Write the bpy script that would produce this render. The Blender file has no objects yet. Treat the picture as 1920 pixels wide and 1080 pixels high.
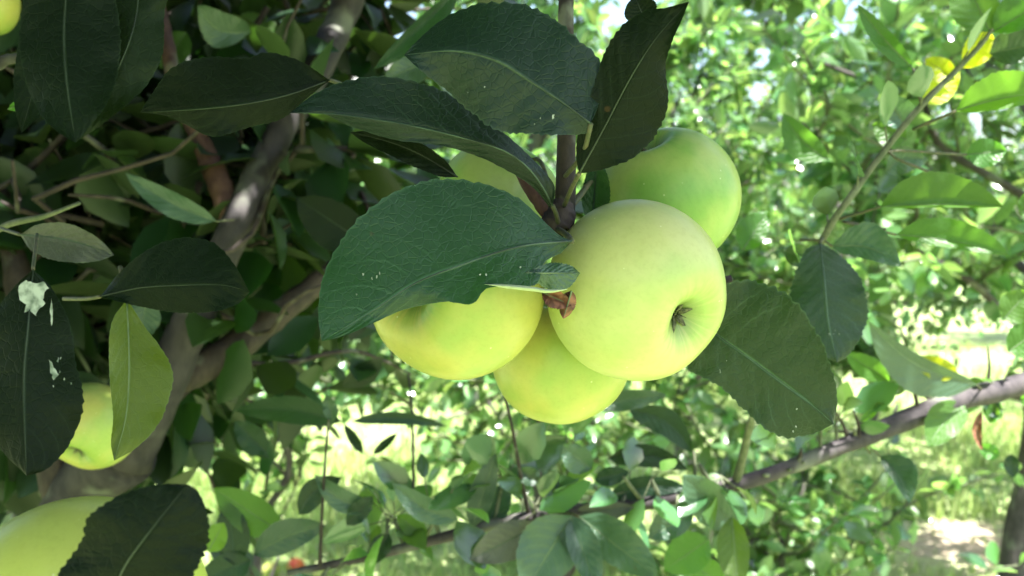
import bpy, math, random
import numpy as np
from mathutils import Vector, Matrix
SC = bpy.context.scene
COL = SC.collection
rnd = random.Random(7)

# ------------------------------------------------------------------ camera
F = 1844.0                      # focal length in pixels of a 1920 px wide picture
PITCH = math.radians(4.0)
CAM = Vector((0, 0, 1.45))
cd = bpy.data.cameras.new('camera')
cam = bpy.data.objects.new('camera', cd); COL.objects.link(cam)
cam.location = CAM; cam.rotation_euler = (math.radians(90) - PITCH, 0, 0)
cd.sensor_width = 36; cd.lens = 36 * F / 1920; cd.clip_start = 0.02; cd.clip_end = 500
cd.dof.use_dof = True; cd.dof.focus_distance = 0.385; cd.dof.aperture_fstop = 15.5
SC.camera = cam
FW = Vector((0, math.cos(PITCH), -math.sin(PITCH))); UPV = Vector((0, math.sin(PITCH), math.cos(PITCH)))
def P(x, y, d):
    """point of the place seen at picture position x, y (1920 x 1080) at depth d metres"""
    return CAM + Vector((1, 0, 0)) * ((x - 960) / F * d) + UPV * (-(y - 540) / F * d) + FW * d

# ------------------------------------------------------------------ light
SUN_DIR = Vector((0.27, -0.20, 0.94)).normalized()
w = bpy.data.worlds.new('World'); SC.world = w; w.use_nodes = True
nt = w.node_tree; bg = nt.nodes['Background']
sky = nt.nodes.new('ShaderNodeTexSky'); sky.sky_type = 'NISHITA'; sky.sun_disc = False
sky.sun_elevation = math.asin(SUN_DIR.z); sky.sun_rotation = math.atan2(SUN_DIR.x, SUN_DIR.y)
sky.air_density = 1.0; sky.dust_density = 2.5; sky.ozone_density = 0.6
nt.links.new(sky.outputs[0], bg.inputs[0]); bg.inputs[1].default_value = 0.085
sl = bpy.data.lights.new('sun', 'SUN'); sl.energy = 5.0; sl.angle = math.radians(0.5); sl.color = (1.0, 0.975, 0.94)
so = bpy.data.objects.new('sun', sl); COL.objects.link(so)
so.rotation_euler = SUN_DIR.to_track_quat('Z', 'Y').to_euler(); so.location = SUN_DIR * 20
SC.view_settings.view_transform = 'Standard'; SC.view_settings.look = 'None'
SC.view_settings.exposure = 2.5; SC.view_settings.gamma = 1.0
SC.render.engine = 'CYCLES'
SC.cycles.max_bounces = 8; SC.cycles.transparent_max_bounces = 6
SC.cycles.use_denoising = True

# ------------------------------------------------------------------ materials
def newmat(name):
    m = bpy.data.materials.new(name); m.use_nodes = True
    n = m.node_tree; n.nodes.clear()
    out = n.nodes.new('ShaderNodeOutputMaterial')
    return m, n, out
class G:
    def __init__(s, n): s.n = n
    def node(s, t, **k):
        x = s.n.nodes.new(t)
        for a, b in k.items(): setattr(x, a, b)
        return x
    def put(s, sock, v):
        if isinstance(v, bpy.types.NodeSocket): s.n.links.new(v, sock)
        else: sock.default_value = v
    def m(s, op, a, b=0.0, c=0.0, clamp=False):
        x = s.node('ShaderNodeMath', operation=op, use_clamp=clamp)
        s.put(x.inputs[0], a); s.put(x.inputs[1], b)
        if op in ('MULTIPLY_ADD', 'SMOOTH_MIN', 'COMPARE', 'WRAP'): s.put(x.inputs[2], c)
        return x.outputs[0]
    def mix(s, f, a, b, bt='MIX'):
        x = s.node('ShaderNodeMix', data_type='RGBA', blend_type=bt)
        s.put(x.inputs[0], f); s.put(x.inputs[6], a); s.put(x.inputs[7], b)
        return x.outputs[2]
    def rng(s, v, a, b, c=0.0, d=1.0):
        x = s.node('ShaderNodeMapRange', interpolation_type='SMOOTHSTEP')
        s.put(x.inputs[0], v)
        for i, q in enumerate((a, b, c, d)): s.put(x.inputs[i + 1], q)
        return x.outputs[0]
    def noise(s, vec, sc, det=3.0, rough=0.5):
        x = s.node('ShaderNodeTexNoise')
        if vec is not None: s.n.links.new(vec, x.inputs['Vector'])
        x.inputs['Scale'].default_value = sc; x.inputs['Detail'].default_value = det; x.inputs['Roughness'].default_value = rough
        return x.outputs[0]
def c4(c): return (c[0], c[1], c[2], 1.0)

def leaf_mat(name, top, under, trans, rough=0.42, tfac=0.3, veins=True, var=0.25, vein_col=(0.16, 0.24, 0.12), spec=0.45, island=False):
    m, n, out = newmat(name); g = G(n)
    geo = g.node('ShaderNodeNewGeometry'); tc = g.node('ShaderNodeTexCoord'); uv = g.node('ShaderNodeUVMap')
    sep = g.node('ShaderNodeSeparateXYZ'); n.links.new(uv.outputs[0], sep.inputs[0])
    u = sep.outputs[0]; v = g.m('MULTIPLY', g.m('ABSOLUTE', g.m('SUBTRACT', sep.outputs[1], 0.5)), 2.0)
    base = g.mix(geo.outputs['Backfacing'], c4(top), c4(under))
    nz = g.noise(tc.outputs['Object'], 30 if not island else 3, 4)
    base = g.mix(g.m('MULTIPLY', nz, 0.45), base, g.mix(1.0, base, c4((1.5, 1.35, 0.7)), 'MULTIPLY'))
    fine = g.noise(tc.outputs['Object'], 420, 3, 0.6)
    base = g.mix(g.rng(fine, 0.42, 0.75, 0.0, 0.35), base, g.mix(1.0, base, c4((0.6, 0.65, 0.7)), 'MULTIPLY'))
    tcol = c4(trans)
    r = geo.outputs['Random Per Island'] if island else g.node('ShaderNodeObjectInfo').outputs['Random']
    hs = g.node('ShaderNodeHueSaturation')
    g.put(hs.inputs['Hue'], g.m('MULTIPLY_ADD', r, 0.05 if island else 0.03, 0.482 if island else 0.485))
    g.put(hs.inputs['Value'], g.m('MULTIPLY_ADD', g.m('FRACT', g.m('MULTIPLY', r, 7.31)), 2 * var, 1.0 - var))
    n.links.new(base, hs.inputs['Color']); base = hs.outputs[0]
    hgt = nz
    if veins:
        # midrib and curved side veins
        mid = g.rng(v, 0.012, 0.045, 1.0, 0.0)
        ph = g.m('SUBTRACT', g.m('MULTIPLY', u, 9.0), g.m('MULTIPLY', g.m('POWER', v, 1.25), 2.1))
        side = g.m('SIGN', g.m('SUBTRACT', sep.outputs[1], 0.5))
        ph = g.m('ADD', ph, g.m('MULTIPLY', side, 0.23)); ph = g.m('ADD', ph, g.m('MULTIPLY', nz, 0.9))
        fr = g.m('ABSOLUTE', g.m('SUBTRACT', g.m('FRACT', ph), 0.5))
        sv = g.m('MULTIPLY', g.rng(fr, 0.015, 0.06, 1.0, 0.0), g.rng(v, 0.75, 1.0, 1.0, 0.0))
        net = g.node('ShaderNodeTexVoronoi', feature='DISTANCE_TO_EDGE'); n.links.new(tc.outputs['Object'], net.inputs['Vector'])
        net.inputs['Scale'].default_value = 330
        netm = g.rng(net.outputs[0], 0.0, 0.10, 1.0, 0.0)
        edge_highlight = g.rng(v, 0.955, 1.0, 0.0, 1.0)
        vm = g.m('MAXIMUM', g.m('MULTIPLY', mid, 0.95), g.m('MULTIPLY', g.m('MULTIPLY', sv, g.rng(nz, 0.35, 0.7)), 0.34))
        vm = g.m('MAXIMUM', vm, g.m('MULTIPLY', netm, 0.07))
        vm = g.m('MAXIMUM', vm, g.m('MULTIPLY', edge_highlight, 0.38))  # pale leaf margin, an edge highlight painted into the colour
        base = g.mix(vm, base, c4(vein_col))
        spot = g.rng(g.noise(tc.outputs['Object'], 95, 2, 0.4), 0.76, 0.80, 0.0, 0.6); base = g.mix(spot, base, c4((0.06, 0.035, 0.015)))
        wv = g.m('SINE', g.m('MULTIPLY', ph, 6.283))
        hgt = g.m('ADD', g.m('MULTIPLY', wv, 0.18), g.m('MULTIPLY', mid, -1.0))
        hgt = g.m('ADD', hgt, g.m('MULTIPLY', netm, -0.25))
        hgt = g.m('ADD', hgt, g.m('MULTIPLY', nz, 2.0)); hgt = g.m('ADD', hgt, g.m('MULTIPLY', g.noise(tc.outputs['Object'], 110, 3, 0.5), 0.8))
    bp = g.node('ShaderNodeBump'); bp.inputs['Strength'].default_value = 0.55 if veins else 0.3; bp.inputs['Distance'].default_value = 0.0009 if veins else 0.0006
    n.links.new(hgt, bp.inputs['Height'])
    pr = g.node('ShaderNodeBsdfPrincipled')
    n.links.new(base, pr.inputs['Base Color']); n.links.new(bp.outputs[0], pr.inputs['Normal'])
    g.put(pr.inputs['Roughness'], g.m('MULTIPLY_ADD', nz, 0.2, rough - 0.1)); pr.inputs['Specular IOR Level'].default_value = spec
    tr = g.node('ShaderNodeBsdfTranslucent')
    hs2 = g.node('ShaderNodeHueSaturation'); n.links.new(hs.inputs['Hue'].links[0].from_socket, hs2.inputs['Hue'])
    n.links.new(hs.inputs['Value'].links[0].from_socket, hs2.inputs['Value']); hs2.inputs['Color'].default_value = tcol
    n.links.new(hs2.outputs[0], tr.inputs['Color'])
    mx = g.node('ShaderNodeMixShader'); mx.inputs[0].default_value = tfac
    n.links.new(pr.outputs[0], mx.inputs[1]); n.links.new(tr.outputs[0], mx.inputs[2]); n.links.new(mx.outputs[0], out.inputs[0])
    return m

def bark_mat(name, a, b, sc=60, bump=0.6):
    m, n, out = newmat(name); g = G(n)
    tc = g.node('ShaderNodeTexCoord'); mp = g.node('ShaderNodeMapping'); mp.inputs['Scale'].default_value = (1, 1, 0.5)
    n.links.new(tc.outputs['Object'], mp.inputs[0])
    n1 = g.noise(mp.outputs[0], sc, 6, 0.65); n2 = g.noise(tc.outputs['Object'], sc * 0.25, 3)
    col = g.mix(g.rng(n1, 0.35, 0.65), c4(a), c4(b))
    col = g.mix(g.rng(n2, 0.55, 0.7, 0, 0.5), col, c4((0.22, 0.24, 0.17)))
    pr = g.node('ShaderNodeBsdfPrincipled'); n.links.new(col, pr.inputs['Base Color']); pr.inputs['Roughness'].default_value = 0.8
    bp = g.node('ShaderNodeBump'); bp.inputs['Strength'].default_value = bump; bp.inputs['Distance'].default_value = 0.002
    n.links.new(n1, bp.inputs['Height']); n.links.new(bp.outputs[0], pr.inputs['Normal']); n.links.new(pr.outputs[0], out.inputs[0])
    return m

def apple_mat(name, yellow, green, gmix=0.5, blush=None):
    """object space: +Z is the stem end, -Z the calyx end, radius about 1 in generated units"""
    m, n, out = newmat(name); g = G(n)
    tc = g.node('ShaderNodeTexCoord'); sep = g.node('ShaderNodeSeparateXYZ')
    mp = g.node('ShaderNodeMapping'); mp.inputs['Scale'].default_value = (26, 26, 26); n.links.new(tc.outputs['Object'], mp.inputs[0])
    n.links.new(mp.outputs[0], sep.inputs[0])
    obj = mp.outputs[0]
    nz = g.noise(obj, 0.9, 3, 0.5)
    ang = g.m('ARCTAN2', sep.outputs[1], sep.outputs[0])
    cb = g.node('ShaderNodeCombineXYZ'); g.put(cb.inputs[0], g.m('MULTIPLY', ang, 3.0)); g.put(cb.inputs[1], g.m('MULTIPLY', sep.outputs[2], 0.35))
    streak = g.noise(cb.outputs[0], 2.6, 4, 0.6)
    rad = g.m('SQRT', g.m('ADD', g.m('POWER', g.m('ABSOLUTE', sep.outputs[0]), 2.0), g.m('POWER', g.m('ABSOLUTE', sep.outputs[1]), 2.0)))
    pole = g.rng(rad, 0.12, 0.55, 1.0, 0.0)
    f = g.m('ADD', g.rng(nz, 0.38, 0.66, 0.0, gmix), g.m('MULTIPLY', g.m('SUBTRACT', streak, 0.5), 0.35), clamp=True)
    f = g.m('ADD', f, g.m('MULTIPLY', pole, g.rng(streak, 0.35, 0.6, 0.0, 0.75)), clamp=True)
    col = g.mix(f, c4(yellow), c4(green))
    if blush: col = g.mix(g.rng(nz, 0.3, 0.55, 0.9, 0.1), col, c4(blush))
    vo = g.node('ShaderNodeTexVoronoi'); n.links.new(obj, vo.inputs['Vector']); vo.inputs['Scale'].default_value = 7.5
    rsel = g.rng(vo.outputs['Color'], 0.45, 0.5)
    dot = g.m('MULTIPLY', g.rng(vo.outputs['Distance'], 0.05, 0.1, 1.0, 0.0), rsel)
    col = g.mix(g.m('MULTIPLY', dot, 0.6), col, c4((0.72, 0.74, 0.45)))
    mot = g.noise(obj, 14, 5, 0.7); col = g.mix(g.rng(mot, 0.42, 0.75, 0.0, 0.32), col, g.mix(1.0, col, c4((0.72, 0.70, 0.6)), 'MULTIPLY'))
    dk = g.node('ShaderNodeTexVoronoi'); n.links.new(obj, dk.inputs['Vector']); dk.inputs['Scale'].default_value = 1.9
    dsp = g.m('MULTIPLY', g.rng(dk.outputs['Distance'], 0.03, 0.06, 1.0, 0.0), g.rng(dk.outputs['Color'], 0.62, 0.66))
    col = g.mix(g.m('MULTIPLY', dsp, 0.75), col, c4((0.12, 0.13, 0.03)))
    col = g.mix(g.rng(rad, 0.04, 0.34, 0.8, 0.0), col, c4((0.07, 0.11, 0.025)))  # dark green towards both poles, shading of the hollows painted into the skin
    pr = g.node('ShaderNodeBsdfPrincipled'); n.links.new(col, pr.inputs['Base Color'])
    g.put(pr.inputs['Roughness'], g.m('MULTIPLY_ADD', nz, 0.15, 0.27)); pr.inputs['Specular IOR Level'].default_value = 0.42
    pr.inputs['Subsurface Weight'].default_value = 0.12; pr.inputs['Subsurface Radius'].default_value = (0.5, 0.6, 0.2); pr.inputs['Subsurface Scale'].default_value = 0.006
    bp = g.node('ShaderNodeBump'); bp.inputs['Strength'].default_value = 0.12; bp.inputs['Distance'].default_value = 0.0008
    n.links.new(g.noise(obj, 3.0, 4), bp.inputs['Height']); n.links.new(bp.outputs[0], pr.inputs['Normal'])
    n.links.new(pr.outputs[0], out.inputs[0])
    return m

def plain_mat(name, a, b, sc=200, rough=0.7, obj=True):
    m, n, out = newmat(name); g = G(n)
    tc = g.node('ShaderNodeTexCoord')
    col = g.mix(g.rng(g.noise(tc.outputs['Object'], sc, 4), 0.35, 0.65), c4(a), c4(b))
    pr = g.node('ShaderNodeBsdfPrincipled'); n.links.new(col, pr.inputs['Base Color']); pr.inputs['Roughness'].default_value = rough
    n.links.new(pr.outputs[0], out.inputs[0]); return m

M = {}
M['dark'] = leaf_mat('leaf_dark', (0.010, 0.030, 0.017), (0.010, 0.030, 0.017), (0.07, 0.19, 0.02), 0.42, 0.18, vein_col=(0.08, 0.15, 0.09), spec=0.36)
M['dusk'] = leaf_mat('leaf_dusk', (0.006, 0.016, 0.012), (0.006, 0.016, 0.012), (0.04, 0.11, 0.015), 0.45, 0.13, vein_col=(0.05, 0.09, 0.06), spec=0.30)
M['deep'] = leaf_mat('leaf_deep_shade', (0.0045, 0.010, 0.005), (0.0045, 0.010, 0.005), (0.03, 0.07, 0.01), 0.55, 0.10, vein_col=(0.022, 0.04, 0.018), spec=0.12)  # near-black copy of the dark leaf, deep shade painted into its colour
M['blue'] = leaf_mat('leaf_bluish', (0.035, 0.075, 0.05), (0.07, 0.12, 0.10), (0.10, 0.22, 0.03), 0.36, 0.18, spec=0.55)
M['green'] = leaf_mat('leaf_green', (0.05, 0.12, 0.025), (0.09, 0.17, 0.06), (0.20, 0.46, 0.03), 0.42, 0.42)
M['olive'] = leaf_mat('leaf_olive', (0.04, 0.07, 0.012), (0.06, 0.09, 0.02), (0.16, 0.26, 0.015), 0.45, 0.4)
M['yellow'] = leaf_mat('leaf_yellow', (0.36, 0.40, 0.02), (0.4, 0.44, 0.05), (0.75, 0.80, 0.02), 0.45, 0.5)
M['lime'] = leaf_mat('leaf_lime', (0.16, 0.28, 0.04), (0.2, 0.3, 0.06), (0.4, 0.62, 0.04), 0.45, 0.45)
M['purple'] = leaf_mat('leaf_purplish', (0.07, 0.075, 0.075), (0.11, 0.12, 0.11), (0.10, 0.14, 0.03), 0.5, 0.15)
M['brown'] = plain_mat('dry_brown', (0.09, 0.035, 0.018), (0.24, 0.10, 0.055), 300)
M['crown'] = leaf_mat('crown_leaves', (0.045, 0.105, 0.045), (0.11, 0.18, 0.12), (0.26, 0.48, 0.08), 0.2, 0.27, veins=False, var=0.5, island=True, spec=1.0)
M['crown_lit'] = leaf_mat('crown_leaves_sunlit', (0.07, 0.145, 0.062), (0.16, 0.25, 0.16), (0.38, 0.62, 0.12), 0.2, 0.31, veins=False, var=0.5, island=True, spec=1.0)  # paler copy of the crown leaves, sunlight painted into the colour
M['shade'] = leaf_mat('canopy_leaves_shaded', (0.014, 0.034, 0.011), (0.03, 0.05, 0.02), (0.06, 0.14, 0.012), 0.42, 0.22, veins=False, var=0.35, island=True)  # darker copy of the crown leaves, shade painted into the colour
M['bark'] = bark_mat('bark_grey', (0.045, 0.037, 0.036), (0.085, 0.072, 0.068), 50, 0.4)
M['branch'] = bark_mat('bark_branch', (0.022, 0.017, 0.019), (0.058, 0.047, 0.048), 70, 0.6)
M['limb'] = bark_mat('bark_limb', (0.016, 0.013, 0.014), (0.040, 0.033, 0.032), 60, 0.8)
M['bark_dark'] = bark_mat('bark_dark', (0.022, 0.015, 0.012), (0.05, 0.035, 0.026), 90)
M['bark_red'] = bark_mat('bark_red', (0.06, 0.025, 0.018), (0.10, 0.05, 0.03), 90)
M['twig'] = bark_mat('twig_brown', (0.012, 0.008, 0.008), (0.03, 0.02, 0.016), 220, 0.4)
M['twig_green'] = bark_mat('twig_green', (0.07, 0.09, 0.04), (0.13, 0.14, 0.08), 220, 0.4)
M['stalk'] = plain_mat('stalk', (0.05, 0.065, 0.025), (0.10, 0.09, 0.045), 300)
M['rib_deep'] = plain_mat('midrib_deep', (0.008, 0.016, 0.008), (0.028, 0.045, 0.022), 60, 0.6)
M['rib_dark'] = plain_mat('midrib_dark', (0.010, 0.024, 0.014), (0.05, 0.09, 0.06), 60, 0.55)
M['rib'] = plain_mat('midrib', (0.06, 0.10, 0.04), (0.14, 0.19, 0.09), 90, 0.55)
M['residue_and_sun_flecks'] = plain_mat('residue_and_sun_flecks', (0.07, 0.10, 0.07), (0.36, 0.40, 0.34), 260)  # pale specks on leaves, plus sun flecks painted on as polygons
M['apple'] = apple_mat('apple_skin', (0.50, 0.52, 0.19), (0.33, 0.44, 0.12), 0.65)
M['apple_green'] = apple_mat('apple_skin_green', (0.34, 0.43, 0.11), (0.15, 0.33, 0.05), 0.85)
M['apple_yellow'] = apple_mat('apple_skin_yellow', (0.43, 0.41, 0.10), (0.25, 0.37, 0.07), 0.8)
M['apple_lime'] = apple_mat('apple_skin_lime', (0.48, 0.54, 0.10), (0.38, 0.48, 0.08), 0.6)
M['apple_red'] = apple_mat('apple_skin_red', (0.55, 0.12, 0.03), (0.45, 0.2, 0.05), 0.3, blush=(0.5, 0.04, 0.02))

# ------------------------------------------------------------------ mesh helpers
def mesh_obj(name, V, Fc, mat, parent=None, uv=None, smooth=True, mats=None, midx=None, root=None):
    me = bpy.data.meshes.new(name)
    V = np.asarray(V, dtype=float)
    me.from_pydata(V.tolist(), [], Fc if isinstance(Fc, list) else Fc.tolist())
    for mm in (mats or [mat]): me.materials.append(mm)
    if midx is not None: me.polygons.foreach_set('material_index', np.asarray(midx, dtype=np.int32))
    if uv is not None:
        ul = me.uv_layers.new(name='UVMap')
        li = np.zeros(len(me.loops), dtype=np.int32); me.loops.foreach_get('vertex_index', li)
        ul.data.foreach_set('uv', np.asarray(uv, dtype=np.float32)[li].ravel())
    if smooth: me.polygons.foreach_set('use_smooth', np.ones(len(me.polygons), dtype=bool))
    me.update()
    o = bpy.data.objects.new(name, me); COL.objects.link(o)
    if parent is not None:
        o.parent = parent
        r = parent
        off = Vector(r.location)
        while r.parent is not None: r = r.parent; off = off + Vector(r.location)
        o.location = -off
    return o
def root_empty(name, loc, label, cat, group=None):
    o = bpy.data.objects.new(name, None); COL.objects.link(o); o.location = loc; o.empty_display_size = 0.1
    o['label'] = label; o['category'] = cat
    if group: o['group'] = group
    return o
def tag(o, label, cat, group=None):
    o['label'] = label; o['category'] = cat
    if group: o['group'] = group
def spline(pts, n):
    """Catmull-Rom through pts, n samples evenly along the length"""
    p = np.array(pts, dtype=float)
    if len(p) == 2: return p[0] + (p[1] - p[0]) * np.linspace(0, 1, n)[:, None]
    q = np.vstack([2 * p[0] - p[1], p, 2 * p[-1] - p[-2]])
    out = []
    for i in range(1, len(q) - 2):
        t = np.linspace(0, 1, 16, endpoint=False)[:, None]
        a, b, c, d = q[i - 1], q[i], q[i + 1], q[i + 2]
        out.append(0.5 * (2 * b + (c - a) * t + (2 * a - 5 * b + 4 * c - d) * t ** 2 + (3 * b - a - 3 * c + d) * t ** 3))
    out = np.vstack(out + [p[-1:]])
    s = np.concatenate([[0], np.cumsum(np.linalg.norm(np.diff(out, axis=0), axis=1))])
    return np.stack([np.interp(np.linspace(0, s[-1], n), s, out[:, k]) for k in range(out.shape[1])], 1)
def tube_geo(pts, rad, n=24, seg=10, rough=0.0, seed=0):
    rs = np.random.RandomState(seed)
    c = spline([tuple(p) for p in pts], n)
    r = np.interp(np.linspace(0, 1, n), np.linspace(0, 1, len(rad)), rad)
    tan = np.gradient(c, axis=0); tan /= np.linalg.norm(tan, axis=1)[:, None] + 1e-12
    up = np.array([0.3, 0.9, 0.2]) if abs(tan[0] @ np.array([0, 0, 1])) > 0.7 else np.array([0, 0, 1.0])
    V = []; a = np.linspace(0, 2 * math.pi, seg, endpoint=False)
    for i in range(n):
        s = np.cross(tan[i], up); s /= np.linalg.norm(s) + 1e-12; u2 = np.cross(s, tan[i]); up = u2
        rr = r[i] * (1 + rough * (rs.rand(seg) - 0.5) + rough * 0.35 * math.sin(i * 1.7 + seed))
        V.append(c[i] + (np.cos(a) * rr)[:, None] * s + (np.sin(a) * rr)[:, None] * u2)
    V = np.vstack(V); Fc = []
    for i in range(n - 1):
        for j in range(seg):
            k = (j + 1) % seg
            Fc.append((i * seg + j, i * seg + k, (i + 1) * seg + k, (i + 1) * seg + j))
    Fc.append(tuple(range(seg))[::-1]); Fc.append(tuple((n - 1) * seg + j for j in range(seg)))
    return V, Fc
def tube(name, pts, rad, mat, parent, n=24, seg=10, rough=0.12, seed=0):
    V, Fc = tube_geo(pts, rad, n, seg, rough, seed)
    return mesh_obj(name, V, Fc, mat, parent)
def join(geos):
    V = []; Fc = []; off = 0; mi = []
    for k, (v, f, m_) in enumerate(geos):
        V.append(np.asarray(v)); Fc += [tuple(int(i) + off for i in q) for q in f]; mi += [m_] * len(f); off += len(v)
    return np.vstack(V), Fc, mi

# ---- a single leaf whose midrib and two margins are given where they stand (picture x, y at 1920 px, depth)
LEAF_N = [0]
def leaf3(parent, mid, A, B, mat, pet=None, serr=0.045, nt_=72, ns=6, wave=0.0024, curl=0.0, specks=None, sun_flecks=None, name='leaf', teeth=26, petr=0.0009):
    LEAF_N[0] += 1; seed = LEAF_N[0]; rs = np.random.RandomState(seed)
    m_ = spline(mid, nt_)
    def depths(E):
        return [(e[0], e[1], e[2] if len(e) > 2 else None) for e in E]
    def edge(E):
        E = [mid[0]] + list(E) + [mid[-1]]
        xy = spline([(e[0], e[1]) for e in E], nt_)
        off = [e[2] if (len(e) > 2 and 0 < i < len(E) - 1) else 0.0 for i, e in enumerate(E)]
        o_ = np.interp(np.linspace(0, 1, nt_), np.linspace(0, 1, len(E)), off)
        return np.column_stack([xy, m_[:, 2] + o_])
    a_, b_ = edge(A), edge(B)
    saw = (np.linspace(0, teeth, nt_) % 1.0)
    jit = 1 + serr * (saw - 0.5) * 1.6 + serr * 0.8 * (rs.rand(nt_) - 0.5)
    jit[0] = jit[-1] = 1
    a_[:, :2] = m_[:, :2] + (a_[:, :2] - m_[:, :2]) * jit[:, None]
    jit2 = 1 + serr * (((saw + .4) % 1) - 0.5) * 1.6 + serr * 0.8 * (rs.rand(nt_) - 0.5); jit2[0] = jit2[-1] = 1
    b_[:, :2] = m_[:, :2] + (b_[:, :2] - m_[:, :2]) * jit2[:, None]
    V = []; UV = []; t = np.linspace(0, 1, nt_); ph = rs.rand(6) * 6.28
    cols = []
    for s in np.linspace(-1, 1, 2 * ns + 1):
        e = a_ if s < 0 else b_; k = abs(s)
        q = m_ + (e - m_) * k
        q[:, 2] += wave * k * k * (np.sin(t * 9 + ph[0] + (1.5 if s > 0 else 0)) + 0.6 * np.sin(t * 19 + ph[1] + s) + 0.15 * np.sin(t * 41 + ph[2])) + curl * k * k
        cols.append(q)
    arr = np.stack(cols, 1)      # nt, 2ns+1, 3
    W_ = 2 * ns + 1
    for i in range(nt_):
        for j in range(W_):
            x, y, d = arr[i, j]; V.append(tuple(P(x, y, d))); UV.append((t[i], j / (W_ - 1)))
    Fc = [(i * W_ + j, i * W_ + j + 1, (i + 1) * W_ + j + 1, (i + 1) * W_ + j) for i in range(nt_ - 1) for j in range(W_ - 1)]
    # make sure the camera side is the upper face when the leaf was given in either order
    geos = [(V, Fc, 0)]; uv = list(UV)
    def pt(i, j, lift=0.0):
        x, y, d = arr[min(i, nt_ - 1), j]; return P(x, y, d - lift)
    # raised midrib on the near side
    rib = [pt(i, ns, 0.0001) for i in range(0, nt_, 6)]
    tv, tf = tube_geo(rib, [petr * 0.45, petr * 0.28, petr * 0.08], 24, 6); geos.append((tv, tf, 3)); uv += [(0.5, 0.5)] * len(tv)
    if pet:
        pts = [P(*q) for q in pet] + [P(*mid[0])]
        tv, tf = tube_geo(pts, [petr * 1.2, petr], 14, 7); geos.append((tv, tf, 1)); uv += [(0.5, 0.5)] * len(tv)
    if specks:
        for (ti, si, r_px, nn) in specks:
            for _ in range(nn):
                i = int(np.clip((ti + rs.randn() * 0.02 * (nn > 1)) * nt_, 1, nt_ - 2)); j = int(np.clip(round((si + 1) / 2 * (W_ - 1) + rs.randn() * (0.5 if nn > 1 else 0)), 1, W_ - 2))
                c = np.array(arr[i, j]); pts_ = []
                c[:2] += rs.randn(2) * r_px * (1.2 if nn > 1 else 0)
                for kk in range(9):
                    an = kk / 9 * 6.283; rr = r_px * (0.35 + 0.9 * rs.rand())
                    pts_.append(tuple(P(c[0] + math.cos(an) * rr * 0.6, c[1] + math.sin(an) * rr, c[2] - 0.0008)))
                geos.append((pts_, [tuple(range(9))], 2)); uv += [(0.5, 0.5)] * 9
    for pa in (sun_flecks or []):  # flat pale polygons painted over the leaf as flecks of sunlight
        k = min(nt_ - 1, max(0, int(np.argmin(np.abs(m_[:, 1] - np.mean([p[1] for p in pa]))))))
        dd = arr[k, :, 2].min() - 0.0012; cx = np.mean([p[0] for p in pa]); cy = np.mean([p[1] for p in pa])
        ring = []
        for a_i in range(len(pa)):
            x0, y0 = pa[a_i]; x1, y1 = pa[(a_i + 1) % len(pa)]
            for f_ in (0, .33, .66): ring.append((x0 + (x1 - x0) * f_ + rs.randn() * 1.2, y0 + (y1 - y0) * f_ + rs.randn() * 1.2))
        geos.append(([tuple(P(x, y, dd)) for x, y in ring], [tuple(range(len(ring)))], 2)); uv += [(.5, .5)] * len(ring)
    VV, FF, mi = join(geos)
    o = mesh_obj(name, VV, FF, None, parent, uv=uv, mats=[mat, M['stalk'], M['residue_and_sun_flecks'], M['rib_deep'] if mat is M['deep'] else M['rib_dark'] if mat in (M['dark'], M['dusk'], M['purple']) else M['rib']], midx=mi)
    return o

def q(parent, base, tip, w, mat, wb=None, bow=0.0, tilt=0.0, pet=None, d=None, fold=0.004, serr=0.04, wave=0.0015, curl=0.0, specks=None, shape=0.85, petr=0.0009):
    """leaf from base (x, y, d) to tip (x, y, d); w and wb are half widths in px on its two sides"""
    wb = w if wb is None else wb
    b = np.array(base, float); t_ = np.array(tip, float); dv = t_ - b; L = math.hypot(dv[0], dv[1]); nx, ny = dv[1] / L, -dv[0] / L
    ts = np.linspace(0, 1, 9)
    mid = []; A = []; B = []
    for t in ts:
        c = b + dv * t; o_ = bow * math.sin(math.pi * t) * L
        c = (c[0] + nx * o_, c[1] + ny * o_, c[2] + curl * t * t)
        mid.append(c)
        k = math.sin(math.pi * t ** shape) ** 0.72 if 0 < t < 1 else 0
        if 0 < t < 1:
            A.append((c[0] + nx * w * k, c[1] + ny * w * k, tilt * k - fold * k)); B.append((c[0] - nx * wb * k, c[1] - ny * wb * k, -tilt * k - fold * k))
    return leaf3(parent, mid, A, B, mat, pet=pet, serr=serr, nt_=40, ns=4, wave=wave, specks=specks, teeth=18, petr=petr)

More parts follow.
